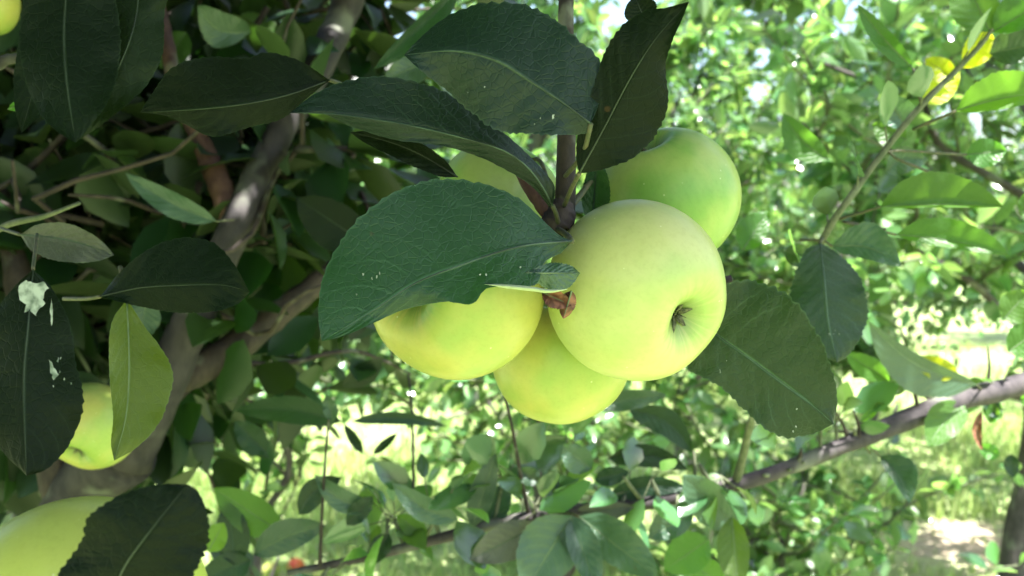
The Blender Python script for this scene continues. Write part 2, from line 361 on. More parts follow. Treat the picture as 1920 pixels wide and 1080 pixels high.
# ---- many leaves in one mesh (crowns)
def leaf_template():
    st = [(0.0, 0.0), (0.16, 0.55), (0.42, 1.0), (0.70, 0.82), (0.90, 0.36), (1.0, 0.0)]
    V = [(0, 0)]; idx = [[0]]
    for t, w_ in st[1:-1]:
        idx.append([len(V), len(V) + 1, len(V) + 2]); V += [(t, -w_), (t, 0), (t, w_)]
    idx.append([len(V)]); V.append((1, 0))
    Fq = []
    a = idx[1]; Fq += [(0, a[1], a[0]), (0, a[2], a[1])]
    for i in range(1, len(idx) - 2):
        a, b = idx[i], idx[i + 1]; Fq += [(a[0], a[1], b[1], b[0]), (a[1], a[2], b[2], b[1])]
    a = idx[-2]; e = idx[-1][0]; Fq += [(a[0], a[1], e), (a[1], a[2], e)]
    return np.array(V), Fq
TV, TF = leaf_template()
def leaf_cloud_geo(base, dirs, nrm, L, rs, wr=0.27):
    N = len(base)
    dirs = dirs / (np.linalg.norm(dirs, axis=1)[:, None] + 1e-9)
    side = np.cross(dirs, nrm); side /= np.linalg.norm(side, axis=1)[:, None] + 1e-9
    nrm = np.cross(side, dirs)
    t = TV[:, 0][None, :, None]; s = TV[:, 1][None, :, None]
    Wd = (L * wr * (0.8 + 0.4 * rs.rand(N)))[:, None, None]; Ln = L[:, None, None]
    fold = (0.15 + 0.35 * rs.rand(N))[:, None, None]; curl = (rs.randn(N) * 0.22 - 0.12)[:, None, None]
    tw = (rs.randn(N) * 0.35)[:, None, None]
    V = base[:, None, :] + dirs[:, None, :] * t * Ln + side[:, None, :] * s * Wd + nrm[:, None, :] * (np.abs(s) * Wd * fold + curl * Ln * t * t + tw * s * Wd * t)
    nV = len(TV); V = V.reshape(-1, 3)
    Fc = []
    offs = np.arange(N) * nV
    for f in TF:
        Fc.append((offs[:, None] + np.array(f)[None, :]).tolist())
    Fc = [tuple(x) for grp in Fc for x in grp]
    uv = np.tile(np.column_stack([TV[:, 0], TV[:, 1] * 0.5 + 0.5]), (N, 1))
    return V, Fc, uv
def leaves_along(paths, rs, per_m=70, size=(0.045, 0.075)):
    """leaf bases, directions and normals spread along twigs"""
    B = []; D = []; Nn = []; L = []
    for pth in paths:
        p = np.array(pth); seg = np.diff(p, axis=0); ln = np.linalg.norm(seg, axis=1); tot = ln.sum()
        n = max(3, int(tot * per_m)); s = np.sort(rs.rand(n)) * tot; cs = np.concatenate([[0], np.cumsum(ln)])
        pos = np.stack([np.interp(s, cs, p[:, k]) for k in range(3)], 1)
        ax = (p[-1] - p[0]) / (np.linalg.norm(p[-1] - p[0]) + 1e-9)
        r = rs.randn(n, 3); d = r / np.linalg.norm(r, axis=1)[:, None] + ax * 0.5 + np.array([0, 0, -0.15])
        d /= np.linalg.norm(d, axis=1)[:, None]
        nn = rs.randn(n, 3) * 0.55 + np.array([0.1, 0, 0.9])
        B.append(pos + d * 0.012); D.append(d); Nn.append(nn); L.append(size[0] + (size[1] - size[0]) * rs.rand(n))
    return np.vstack(B), np.vstack(D), np.vstack(Nn), np.concatenate(L)
def wiggle(a, b, rs, amp, n=6):
    a = np.array(a, float); b = np.array(b, float); t = np.linspace(0, 1, n)[:, None]
    L = np.linalg.norm(b - a)
    o = rs.randn(n, 3) * amp * L * np.sin(np.pi * t); o[0] = 0
    return a + (b - a) * t + o
def twigs_mesh(name, paths, radii, mat, parent, seg=5):
    geos = [tube_geo([tuple(x) for x in p], r, max(4, len(p) * 2), seg, 0.1, i) + (0,) for i, (p, r) in enumerate(zip(paths, radii))]
    V, Fc, mi = join(geos)
    return mesh_obj(name, V, Fc, mat, parent)

def orchard_tree(name, x, y, label, h=3.2, r=1.1, z0=1.0, seed=1, nl=11, per_m=75, size=(0.05, 0.08), trunk_r=0.045, mat='crown', lean=(0, 0), group='apple trees across the grass', keep=None, tw=9, bottom_fill=False):
    rs = np.random.RandomState(seed)
    root = root_empty(name, (x, y, 0), label, 'tree', group)
    base = np.array([x, y, 0.0]); top = np.array([x + lean[0], y + lean[1], z0 + (h - z0) * 0.55])
    tp = wiggle(base - [0, 0, 0.05], top, rs, 0.03, 7)
    tube('trunk', tp, [trunk_r * 1.3, trunk_r, trunk_r * 0.85, trunk_r * 0.4], M['bark'], root, 40, 14, 0.12, seed)
    limbs = []; lrad = []; tips = []
    for k in range(nl):
        u = 0.38 + 0.6 * k / (nl - 1); s = tp[min(6, int(u * 6))] * (1 - (u * 6 % 1)) + tp[min(6, int(u * 6) + 1)] * (u * 6 % 1)
        an = k * 2.4 + rs.rand() * 0.6; zz = z0 + (h - z0) * (0.05 + 0.95 * k / (nl - 1))
        rr = r * (0.75 + 0.3 * rs.rand()) * math.sqrt(max(0.15, 1 - (2 * (k / (nl - 1)) - 0.75) ** 2 * 0.8))
        e = np.array([x + lean[0] + math.cos(an) * rr, y + lean[1] + math.sin(an) * rr, zz])
        pth = wiggle(s, e, rs, 0.05, 7); limbs.append(pth); lrad.append([trunk_r * 0.42, trunk_r * 0.22, trunk_r * 0.07])
        o = tube('branch', pth, lrad[-1], M['bark'], root, 22, 8, 0.12, seed + k)
        for j in range(tw):
            w_ = 0.2 + 0.8 * (j + rs.rand()) / tw; i = min(5, int(w_ * 6)); s2 = pth[i] + (pth[i + 1] - pth[i]) * (w_ * 6 - i)
            dr = rs.randn(3) * 0.6 + (e - s) / np.linalg.norm(e - s) * 0.6 + np.array([0, 0, 0.12]); dr /= np.linalg.norm(dr)
            e2 = s2 + dr * (0.22 + 0.4 * rs.rand()) * (0.6 + r * 0.4)
            if e2[2] < z0 - 0.25: e2[2] = z0 - 0.25 + rs.rand() * .2
            tips.append(wiggle(s2, e2, rs, 0.06, 5))
    twigs_mesh('twigs', tips, [[0.006, 0.002]] * len(tips), M['twig_green'], root)['kind'] = 'stuff'
    B, D, Nn, L = leaves_along(tips + [l[3:] for l in limbs], rs, per_m, size)
    if keep is not None:
        k = keep(B); B, D, Nn, L = B[k], D[k], Nn[k], L[k]
    V, Fc, uv = leaf_cloud_geo(B, D, Nn, L, rs)
    mesh_obj('crown', V, Fc, M[mat], root, uv=uv)
    return root
def copy_tree(root, loc, rotz, label, scale=1.0):
    r = root.copy(); COL.objects.link(r); r.location = loc; r.rotation_euler = (0, 0, rotz); r.scale = (scale,) * 3; r['label'] = label
    for ch in root.children:
        c = ch.copy(); COL.objects.link(c); c.parent = r
    return r

# ------------------------------------------------------------------ ground and grass
def ground():
    n = 60; xs = np.concatenate([np.linspace(-150, -12, 8), np.linspace(-10, 10, n), np.linspace(12, 150, 8)])
    ys = np.concatenate([np.linspace(-60, -6, 6), np.linspace(-4, 16, n), np.linspace(20, 250, 8)])
    rs = np.random.RandomState(3)
    V = []
    for yy in ys:
        for xx in xs:
            z = 0.02 * math.sin(xx * 1.3) * math.cos(yy * 1.1) + 0.012 * math.sin(xx * 3.1 + yy * 2.3) + rs.randn() * 0.006
            V.append((xx, yy, z))
    W_ = len(xs); Fc = [(i * W_ + j, i * W_ + j + 1, (i + 1) * W_ + j + 1, (i + 1) * W_ + j) for i in range(len(ys) - 1) for j in range(W_ - 1)]
    m, n_, out = newmat('orchard_soil'); g = G(n_); tc = g.node('ShaderNodeTexCoord')
    o_ = tc.outputs['Object']; a = g.noise(o_, 0.8, 4); b = g.noise(o_, 9, 5, 0.6); c = g.noise(o_, 70, 4, 0.7)
    col = g.mix(g.rng(b, 0.4, 0.6), c4((0.26, 0.35, 0.12)), c4((0.38, 0.44, 0.20)))
    dx = g.node('ShaderNodeVectorMath', operation='DISTANCE'); n_.links.new(o_, dx.inputs[0]); dx.inputs[1].default_value = (2.05, 4.3, 0)
    patch = g.rng(g.m('ADD', dx.outputs['Value'], g.m('MULTIPLY', b, 1.2)), 0.75, 1.15, 1.0, 0.0)
    patch = g.m('MAXIMUM', patch, g.rng(a, 0.58, 0.68, 0.0, 0.3))
    col = g.mix(patch, col, g.mix(g.rng(c, 0.4, 0.6), c4((0.24, 0.18, 0.12)), c4((0.50, 0.42, 0.30))))
    pr = g.node('ShaderNodeBsdfPrincipled'); n_.links.new(col, pr.inputs['Base Color']); pr.inputs['Roughness'].default_value = 0.95
    bp = g.node('ShaderNodeBump'); bp.inputs['Distance'].default_value = 0.02; n_.links.new(c, bp.inputs['Height']); n_.links.new(bp.outputs[0], pr.inputs['Normal'])
    n_.links.new(pr.outputs[0], out.inputs[0])
    o = mesh_obj('ground', V, Fc, m); o['kind'] = 'structure'
ground()
def grass():
    rs = np.random.RandomState(5)
    N = 110000
    yy = 1.6 + 9.5 * rs.rand(N) ** 1.4; xx = (rs.rand(N) * 2 - 1) * (0.9 + yy * 0.62)
    cl = np.sin(xx * 2.1 + 1) * np.cos(yy * 1.9) + np.sin(xx * 5.3) * np.sin(yy * 4.7) * 0.6
    bare = np.hypot((xx - 2.05) / 0.5, (yy - 4.3) / 0.4) < 1.0
    keep = (rs.rand(N) < 0.65 + 0.35 * cl) & ~(bare & (rs.rand(N) < 0.88)); xx, yy, cl = xx[keep], yy[keep], cl[keep]; N = len(xx)
    h = (0.05 + 0.09 * rs.rand(N)) * (0.8 + 0.3 * cl); an = rs.rand(N) * 6.283; w_ = 0.003 + 0.004 * rs.rand(N)
    ln = 0.2 + 0.7 * rs.rand(N); la = rs.rand(N) * 6.283
    b = np.column_stack([xx, yy, np.full(N, -0.02)]); sd = np.column_stack([np.cos(an), np.sin(an), np.zeros(N)]) * w_[:, None]
    ld = np.column_stack([np.cos(la), np.sin(la), np.zeros(N)]) * (h * ln)[:, None]; up = np.column_stack([np.zeros(N), np.zeros(N), h + 0.02])
    V = np.stack([b - sd, b + sd, b + sd * .8 + ld * .3 + up * .55, b - sd * .8 + ld * .3 + up * .55, b + ld + up], 1).reshape(-1, 3)
    o5 = np.arange(N)[:, None] * 5
    Fc = [tuple(x) for x in (o5 + np.array([0, 1, 2, 3])).tolist()] + [tuple(x) for x in (o5 + np.array([3, 2, 4])).tolist()]
    m = leaf_mat('grass_blades', (0.26, 0.36, 0.12), (0.32, 0.41, 0.17), (0.50, 0.62, 0.2), 0.5, 0.4, veins=False, var=0.4, island=True)
    uv = np.tile(np.array([[0, 0], [0, 1], [.5, 1], [.5, 0], [1, .5]]), (N, 1))
    o = mesh_obj('grass', V, Fc, m, uv=uv); o['kind'] = 'stuff'; tag(o, 'sunlit pale green orchard grass under the trees', 'grass')
grass()

# ------------------------------------------------------------------ trees across the grass
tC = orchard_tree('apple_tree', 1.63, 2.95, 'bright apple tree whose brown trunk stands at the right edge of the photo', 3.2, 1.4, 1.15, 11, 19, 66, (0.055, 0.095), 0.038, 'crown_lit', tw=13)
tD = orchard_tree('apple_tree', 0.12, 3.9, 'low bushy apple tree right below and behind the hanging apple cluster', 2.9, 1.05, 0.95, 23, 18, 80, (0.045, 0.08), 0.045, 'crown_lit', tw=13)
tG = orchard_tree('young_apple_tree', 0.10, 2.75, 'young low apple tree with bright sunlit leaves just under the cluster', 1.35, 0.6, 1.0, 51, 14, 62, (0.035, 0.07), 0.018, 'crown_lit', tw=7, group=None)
tI = orchard_tree('young_apple_tree', -0.62, 2.55, 'young apple tree with bright sunlit leaves below the big torn leaf', 1.36, 0.36, 1.12, 61, 10, 85, (0.035, 0.065), 0.012, 'crown_lit', tw=6, group=None)
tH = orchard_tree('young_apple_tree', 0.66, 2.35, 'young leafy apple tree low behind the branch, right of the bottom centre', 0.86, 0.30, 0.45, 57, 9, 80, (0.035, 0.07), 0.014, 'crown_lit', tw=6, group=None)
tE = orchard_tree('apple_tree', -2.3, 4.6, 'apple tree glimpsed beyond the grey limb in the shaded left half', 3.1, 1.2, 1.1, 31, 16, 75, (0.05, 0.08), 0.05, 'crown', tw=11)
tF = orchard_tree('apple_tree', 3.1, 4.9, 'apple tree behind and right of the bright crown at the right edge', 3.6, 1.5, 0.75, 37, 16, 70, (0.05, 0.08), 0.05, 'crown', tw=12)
back = [(1.0, 5.6, 1.1, 0.92, tD, 'apple tree in the second row, right behind the upper right apple of the cluster'), (-1.7, 8.0, 2.3, 0.92, tE, 'apple tree in the second row, behind the big torn leaf'),
        (2.4, 6.6, 4.0, 0.85, tF, 'apple tree in the second row, behind the tall green shoot'), (-3.1, 7.0, 0.4, 1.2, tF, 'apple tree in the second row, far left behind the shaded foliage'),
        (4.9, 7.4, 3.0, 0.95, tE, 'apple tree in the second row, just inside the right edge'),
        (0.6, 9.6, 5.0, 1.0, tE, 'far apple tree of the third row, behind the cluster'), (-2.4, 10.8, 2.0, 1.3, tD, 'far apple tree of the third row, left of the cluster behind the limb'),
        (3.6, 10.0, 1.0, 0.9, tF, 'far apple tree of the third row, right of the cluster behind the shoot'), (6.6, 11.4, 2.5, 1.0, tE, 'far apple tree of the third row, at the right edge'),
        (-5.4, 11.0, 3.6, 1.4, tE, 'far apple tree of the third row, at the left edge'),
        (1.8, 15.0, 3.5, 1.1, tF, 'one of the farthest apple trees, seen only through gaps'), (-1.6, 15.4, 4.1, 1.2, tE, 'one of the farthest apple trees, seen only through gaps'),
        (5.4, 15.8, 0.8, 1.2, tD, 'one of the farthest apple trees, seen only through gaps'), (-5.0, 15.6, 5.2, 1.6, tF, 'one of the farthest apple trees, seen only through gaps'),
        (9.0, 16.0, 4.4, 1.2, tE, 'one of the farthest apple trees, seen only through gaps'), (-8.5, 16, 1.2, 1.6, tD, 'one of the farthest apple trees, seen only through gaps')]
for i, (x, y, rz, sc_, src, lb) in enumerate(back):
    # a copy keeps its children at the source's own local offset, so the children turn about the trunk
    copy_tree(src, (x, y, 0), rz, lb, sc_)

# ------------------------------------------------------------------ the near tree
near = root_empty('apple_tree', (-0.62, 1.05, 0), 'shaded near apple tree with grey limb at left and big dark leaves round the apples', 'tree')
W = lambda *a: Vector(a)
low = P(140, 955, 1.0)
tube('trunk', [W(-0.62, 1.05, -0.05), W(-0.61, 1.04, 0.45), W(-0.56, 1.0, 0.85), low, P(240, 850, .96)], [0.055, 0.045, 0.038, 0.036, 0.031], M['limb'], near, 50, 18, 0.10, 1)
tube('branch', [P(232, 862, .96), P(352, 620, .95), P(440, 430, .95), P(505, 285, 1.0), P(600, 120, 1.05), P(668, -40, 1.1), W(-0.05, 0.95, 1.95), W(0.02, 0.65, 2.1)], [0.028, 0.017, 0.014, 0.017, 0.017, 0.016, 0.013, 0.010], M['limb'], near, 90, 16, 0.10, 2)
tube('branch', [P(372, 255, 1.0), P(405, 330, .98), P(440, 425, .955), P(430, 470, .95)], [0.009, 0.012, 0.013, 0.012], M['bark_red'], near, 30, 12, 0.10, 3)
tube('branch', [P(372, 255, 1.0), P(330, 160, 1.02), P(300, 20, 1.1), P(260, -120, 1.2)], [0.009, 0.008, 0.006, 0.004], M['bark_red'], near, 30, 10, 0.12, 4)
tube('branch', [P(330, 710, .98), P(420, 665, 1.0), P(520, 590, 1.02), P(620, 510, 1.05), P(760, 380, 1.15)], [0.018, 0.015, 0.012, 0.009, 0.005], M['bark_dark'], near, 40, 12, 0.14, 5)
tube('branch', [P(120, 930, 1.0), P(60, 700, .98), P(30, 480, 1.0), P(-20, 300, 1.05), P(-30, 60, 1.1)], [0.02, 0.016, 0.014, 0.012, 0.01], M['bark_dark'], near, 40, 12, 0.14, 6)
tube('branch', [P(-90, 500, .60), P(0, 428, .58), P(85, 405, .56), P(150, 380, .56)], [0.0026, 0.0022, 0.0018, 0.001], M['twig_green'], near, 20, 8, 0.1, 7)
tube('branch', [P(-60, 160, .55), P(0, 118, .54), P(45, 105, .53)], [0.004, 0.0036, 0.002], M['limb'], near, 20, 10, 0.15, 8)
# the hanging fruiting twig
tube('twig', [W(0.02, 0.65, 2.1), W(0.035, 0.5, 1.85), P(1063, -60, .43), P(1064, 120, .425), P(1062, 260, .425), P(1062, 330, .425), P(1058, 400, .425)], [0.005, 0.0036, 0.0027, 0.0025, 0.0026, 0.0029, 0.0046], M['twig'], near, 60, 12, 0.12, 9)
spur = P(1050, 428, .425)
tube('spur', [P(1062, 370, .425), P(1048, 410, .424), P(1040, 432, .423), P(1052, 450, .424)], [0.0034, 0.0068, 0.0074, 0.003], M['bark_dark'], near, 22, 12, 0.10, 10)
tube('spur', [P(1050, 420, .425), P(1020, 390, .425), P(985, 345, .43), P(960, 300, .44)], [0.0042, 0.003, 0.002, 0.0012], M['bark_red'], near, 22, 10, 0.1, 11)
tube('twig', [P(1060, 430, .43), P(1062, 520, .45), P(1060, 600, .452), P(1200, 560, .475), P(1372, 522, .47)], [0.004, 0.0035, 0.003, 0.0024, 0.0018], M['twig'], near, 30, 10, 0.12, 12)
# big leaves round the cluster: H1..H4, H12
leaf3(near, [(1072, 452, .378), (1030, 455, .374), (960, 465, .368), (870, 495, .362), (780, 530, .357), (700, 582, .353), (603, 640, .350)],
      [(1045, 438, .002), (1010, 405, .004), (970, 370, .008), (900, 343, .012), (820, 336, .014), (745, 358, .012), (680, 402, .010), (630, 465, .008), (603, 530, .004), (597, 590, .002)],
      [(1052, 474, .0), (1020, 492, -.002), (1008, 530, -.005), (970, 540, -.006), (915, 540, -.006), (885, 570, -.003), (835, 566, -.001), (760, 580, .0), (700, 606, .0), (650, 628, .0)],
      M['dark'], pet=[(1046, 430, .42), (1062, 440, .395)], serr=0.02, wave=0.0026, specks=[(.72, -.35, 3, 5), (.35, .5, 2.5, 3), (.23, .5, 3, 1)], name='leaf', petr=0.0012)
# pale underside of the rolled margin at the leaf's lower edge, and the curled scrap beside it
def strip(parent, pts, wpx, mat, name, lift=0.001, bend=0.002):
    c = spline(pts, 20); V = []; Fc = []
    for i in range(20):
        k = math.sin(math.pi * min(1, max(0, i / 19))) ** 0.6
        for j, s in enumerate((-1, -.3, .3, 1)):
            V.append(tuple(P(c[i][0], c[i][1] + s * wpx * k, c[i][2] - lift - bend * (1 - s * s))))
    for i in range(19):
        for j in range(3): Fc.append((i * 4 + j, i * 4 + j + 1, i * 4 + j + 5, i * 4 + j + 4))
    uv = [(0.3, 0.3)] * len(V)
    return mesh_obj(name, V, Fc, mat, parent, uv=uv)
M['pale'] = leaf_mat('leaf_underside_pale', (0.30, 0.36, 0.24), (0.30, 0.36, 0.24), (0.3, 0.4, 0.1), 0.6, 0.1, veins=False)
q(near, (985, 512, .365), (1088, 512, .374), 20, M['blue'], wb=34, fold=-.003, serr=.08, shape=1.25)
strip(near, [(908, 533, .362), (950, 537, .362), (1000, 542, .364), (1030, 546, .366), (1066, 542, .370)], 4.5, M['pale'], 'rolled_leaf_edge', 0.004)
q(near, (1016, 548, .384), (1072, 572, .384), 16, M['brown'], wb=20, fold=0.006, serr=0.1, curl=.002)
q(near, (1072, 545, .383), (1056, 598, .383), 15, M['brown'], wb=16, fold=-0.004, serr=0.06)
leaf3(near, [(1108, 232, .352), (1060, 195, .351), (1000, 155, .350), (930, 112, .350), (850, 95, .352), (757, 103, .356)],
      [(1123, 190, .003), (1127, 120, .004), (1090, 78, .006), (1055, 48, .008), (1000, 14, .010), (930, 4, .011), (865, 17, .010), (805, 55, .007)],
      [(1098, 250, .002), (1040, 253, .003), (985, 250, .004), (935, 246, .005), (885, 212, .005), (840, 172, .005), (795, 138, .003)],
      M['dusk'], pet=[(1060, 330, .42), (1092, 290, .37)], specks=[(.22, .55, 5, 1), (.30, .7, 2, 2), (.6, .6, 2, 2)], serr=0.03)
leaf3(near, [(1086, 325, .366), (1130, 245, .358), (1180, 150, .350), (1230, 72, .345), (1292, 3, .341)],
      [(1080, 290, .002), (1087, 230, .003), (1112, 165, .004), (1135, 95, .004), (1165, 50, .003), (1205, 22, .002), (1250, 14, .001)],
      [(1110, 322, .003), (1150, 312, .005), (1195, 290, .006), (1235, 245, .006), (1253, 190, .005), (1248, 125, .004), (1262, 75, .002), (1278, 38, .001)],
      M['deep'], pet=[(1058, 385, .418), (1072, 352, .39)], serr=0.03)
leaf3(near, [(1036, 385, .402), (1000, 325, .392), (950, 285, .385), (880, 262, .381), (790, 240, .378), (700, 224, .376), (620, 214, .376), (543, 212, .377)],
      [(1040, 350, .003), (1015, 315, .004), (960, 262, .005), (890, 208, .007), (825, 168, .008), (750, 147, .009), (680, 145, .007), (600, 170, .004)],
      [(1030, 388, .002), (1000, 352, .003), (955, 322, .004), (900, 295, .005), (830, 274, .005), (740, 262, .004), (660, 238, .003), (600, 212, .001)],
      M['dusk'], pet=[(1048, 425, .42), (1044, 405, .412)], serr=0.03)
q(near, (858, 332, .408), (656, 248, .396), 26, M['deep'], wb=20, bow=-0.06, fold=0.004)
q(near, (1210, 40, .40), (1190, -8, .40), 32, M['deep'], fold=.003)
q(near, (1110, 420, .455), (1120, 295, .44), 24, M['dark'], wb=30)
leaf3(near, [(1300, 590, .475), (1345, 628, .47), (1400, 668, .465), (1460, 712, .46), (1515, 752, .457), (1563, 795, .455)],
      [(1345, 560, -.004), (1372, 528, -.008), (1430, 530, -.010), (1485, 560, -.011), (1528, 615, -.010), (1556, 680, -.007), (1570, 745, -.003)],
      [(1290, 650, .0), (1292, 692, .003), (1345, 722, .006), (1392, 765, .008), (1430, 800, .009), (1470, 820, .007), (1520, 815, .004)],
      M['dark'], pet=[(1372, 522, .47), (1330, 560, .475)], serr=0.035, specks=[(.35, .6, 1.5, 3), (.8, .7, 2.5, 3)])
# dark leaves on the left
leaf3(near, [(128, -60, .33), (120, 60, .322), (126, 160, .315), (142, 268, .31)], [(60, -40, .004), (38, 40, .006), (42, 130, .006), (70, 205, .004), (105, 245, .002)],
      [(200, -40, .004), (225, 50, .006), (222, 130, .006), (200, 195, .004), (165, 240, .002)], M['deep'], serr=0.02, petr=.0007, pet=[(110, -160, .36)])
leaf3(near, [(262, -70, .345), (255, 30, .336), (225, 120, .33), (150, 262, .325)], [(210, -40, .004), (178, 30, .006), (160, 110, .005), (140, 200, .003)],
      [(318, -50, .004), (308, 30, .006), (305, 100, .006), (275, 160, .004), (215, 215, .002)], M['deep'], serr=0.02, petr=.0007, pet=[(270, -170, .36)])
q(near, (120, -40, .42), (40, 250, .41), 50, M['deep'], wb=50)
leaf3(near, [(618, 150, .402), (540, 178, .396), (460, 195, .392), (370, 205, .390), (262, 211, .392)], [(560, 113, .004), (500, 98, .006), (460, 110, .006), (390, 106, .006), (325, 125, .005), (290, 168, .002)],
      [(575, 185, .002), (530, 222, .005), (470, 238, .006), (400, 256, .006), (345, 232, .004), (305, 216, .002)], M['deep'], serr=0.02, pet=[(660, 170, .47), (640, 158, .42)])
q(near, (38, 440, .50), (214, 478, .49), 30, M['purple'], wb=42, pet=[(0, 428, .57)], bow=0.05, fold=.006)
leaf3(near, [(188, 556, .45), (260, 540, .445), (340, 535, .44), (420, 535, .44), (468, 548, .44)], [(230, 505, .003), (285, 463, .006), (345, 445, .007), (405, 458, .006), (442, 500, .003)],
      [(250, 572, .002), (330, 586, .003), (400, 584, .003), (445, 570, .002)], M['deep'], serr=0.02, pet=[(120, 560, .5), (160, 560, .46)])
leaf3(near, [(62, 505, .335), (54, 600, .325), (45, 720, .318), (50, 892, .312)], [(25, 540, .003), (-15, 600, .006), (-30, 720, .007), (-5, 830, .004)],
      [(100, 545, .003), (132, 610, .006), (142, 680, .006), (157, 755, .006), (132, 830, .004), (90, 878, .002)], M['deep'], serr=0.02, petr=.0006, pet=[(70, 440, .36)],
      specks=[(.42, .6, 3, 3), (.52, .62, 3, 4)], sun_flecks=[[(34, 536), (48, 526), (62, 531), (82, 528), (92, 540), (80, 552), (82, 568), (72, 582), (66, 606), (59, 650), (54, 612), (46, 590), (48, 572), (36, 560)], [(96, 560), (101, 590), (97, 612), (93, 585)], [(93, 672), (103, 690), (112, 702), (100, 712), (94, 700)]])  # the white marks on this leaf are painted sun glints
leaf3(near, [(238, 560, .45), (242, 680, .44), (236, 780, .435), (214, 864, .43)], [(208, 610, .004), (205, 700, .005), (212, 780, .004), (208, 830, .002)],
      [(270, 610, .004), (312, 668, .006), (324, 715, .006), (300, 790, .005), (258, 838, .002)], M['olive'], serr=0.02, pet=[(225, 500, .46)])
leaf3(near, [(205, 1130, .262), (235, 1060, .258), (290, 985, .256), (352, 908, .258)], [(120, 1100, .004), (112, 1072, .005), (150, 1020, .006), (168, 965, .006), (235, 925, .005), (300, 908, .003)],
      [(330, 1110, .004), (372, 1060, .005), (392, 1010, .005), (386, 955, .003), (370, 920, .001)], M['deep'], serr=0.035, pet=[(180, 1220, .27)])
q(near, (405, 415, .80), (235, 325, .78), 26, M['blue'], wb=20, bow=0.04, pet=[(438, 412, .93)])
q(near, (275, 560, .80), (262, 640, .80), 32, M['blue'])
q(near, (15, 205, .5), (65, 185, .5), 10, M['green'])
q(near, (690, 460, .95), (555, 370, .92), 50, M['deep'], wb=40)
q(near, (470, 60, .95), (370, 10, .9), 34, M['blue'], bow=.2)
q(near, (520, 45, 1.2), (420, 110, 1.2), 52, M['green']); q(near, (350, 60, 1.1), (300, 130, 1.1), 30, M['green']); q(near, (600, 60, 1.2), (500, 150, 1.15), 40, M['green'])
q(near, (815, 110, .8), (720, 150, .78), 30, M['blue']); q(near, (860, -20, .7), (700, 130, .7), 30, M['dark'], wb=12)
# dim mass of leaves inside the crown, and unseen leaves added above and left of the picture for shade
def near_foliage():
    rs = np.random.RandomState(99); tw = []; k_front = 0
    for _ in range(420):                               # interior, behind the limb
        x = -260 + 960 * rs.rand(); y = -80 + 840 * rs.rand() ** 1.1; d = 1.15 + 0.75 * rs.rand()
        if y > 560 and x > 420: continue
        if k_front < 26 and y > 160 and x < 560: d = 0.98 + 0.1 * rs.rand(); k_front += 1
        if 300 < x < 660 and y < 120 and rs.rand() < .7: continue
        c = np.array(P(x, y, d)); dr = rs.randn(3); dr /= np.linalg.norm(dr); tw.append(wiggle(c, c + dr * (0.15 + .2 * rs.rand()), rs, 0.08, 5))
    n_int = len(tw); k = 0
    hub = np.array(P(1090, 480, .43)); sd = np.array(SUN_DIR)      # unseen leaf clumps added in the sun's path to shade the apples
    for _ in range(70):
        c = hub + sd * (0.42 + .75 * rs.rand()) + rs.randn(3) * [.085, .10, .03]; e = c + rs.randn(3) * [.1, .1, .03]; tw.append(wiggle(c, e, rs, 0.06, 5))
    for _ in range(30):  # more unseen leaves added sunward, to shade the corner apple
        c = np.array(P(150, 1100, .33)) + sd * (0.75 + .6 * rs.rand()) + rs.randn(3) * [.07, .07, .03]; e = c + rs.randn(3) * [.08, .08, .03]; tw.append(wiggle(c, e, rs, 0.06, 5))
    while k < 400:                                     # canopy: a broad shell over the cluster, open towards the viewer's side
        p = np.array([-1.5 + 2.8 * rs.rand(), -0.15 + 1.4 * rs.rand() ** .9, 1.68 + 1.1 * rs.rand()])
        px = p[0] - SUN_DIR.x / SUN_DIR.z * (p[2] - 1.4)
        if px > 0.16 + 0.04 * rs.randn(): continue
        if p[2] < 1.45 + 0.25 * p[1] + 0.17: continue
        py = p[1] - SUN_DIR.y / SUN_DIR.z * (p[2] - 1.4)
        dr = rs.randn(3) * [1, 1, .25]; dr /= np.linalg.norm(dr); e = p + dr * (0.2 + .25 * rs.rand())
        e[2] = max(e[2], 1.45 + 0.25 * max(e[1], 0) + .15)
        tw.append(wiggle(p, e, rs, 0.06, 5)); k += 1
    k = 0
    while k < 130:                                     # unseen side of the crown, added left of the picture to shade the left
        p = np.array([-1.7 + 1.25 * rs.rand(), -0.7 + 1.3 * rs.rand(), 0.9 + 1.5 * rs.rand()])
        if p[0] > -0.5 - 0.62 * max(p[1], 0): continue
        e = p + rs.randn(3) * .12; e[0] = min(e[0], -0.48 - .6 * max(e[1], 0)); tw.append(wiggle(p, e, rs, 0.06, 5)); k += 1
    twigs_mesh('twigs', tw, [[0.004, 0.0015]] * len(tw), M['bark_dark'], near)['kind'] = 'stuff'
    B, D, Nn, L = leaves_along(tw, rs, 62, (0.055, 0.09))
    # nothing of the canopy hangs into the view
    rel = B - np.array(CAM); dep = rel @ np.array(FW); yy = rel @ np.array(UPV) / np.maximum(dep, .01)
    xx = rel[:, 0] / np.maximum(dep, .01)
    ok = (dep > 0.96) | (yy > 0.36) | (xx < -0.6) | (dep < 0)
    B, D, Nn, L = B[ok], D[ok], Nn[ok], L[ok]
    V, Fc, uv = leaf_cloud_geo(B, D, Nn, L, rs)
    o = mesh_obj('foliage_and_added_shade_leaves', V, Fc, M['shade'], near, uv=uv); o['kind'] = 'stuff'
near_foliage()

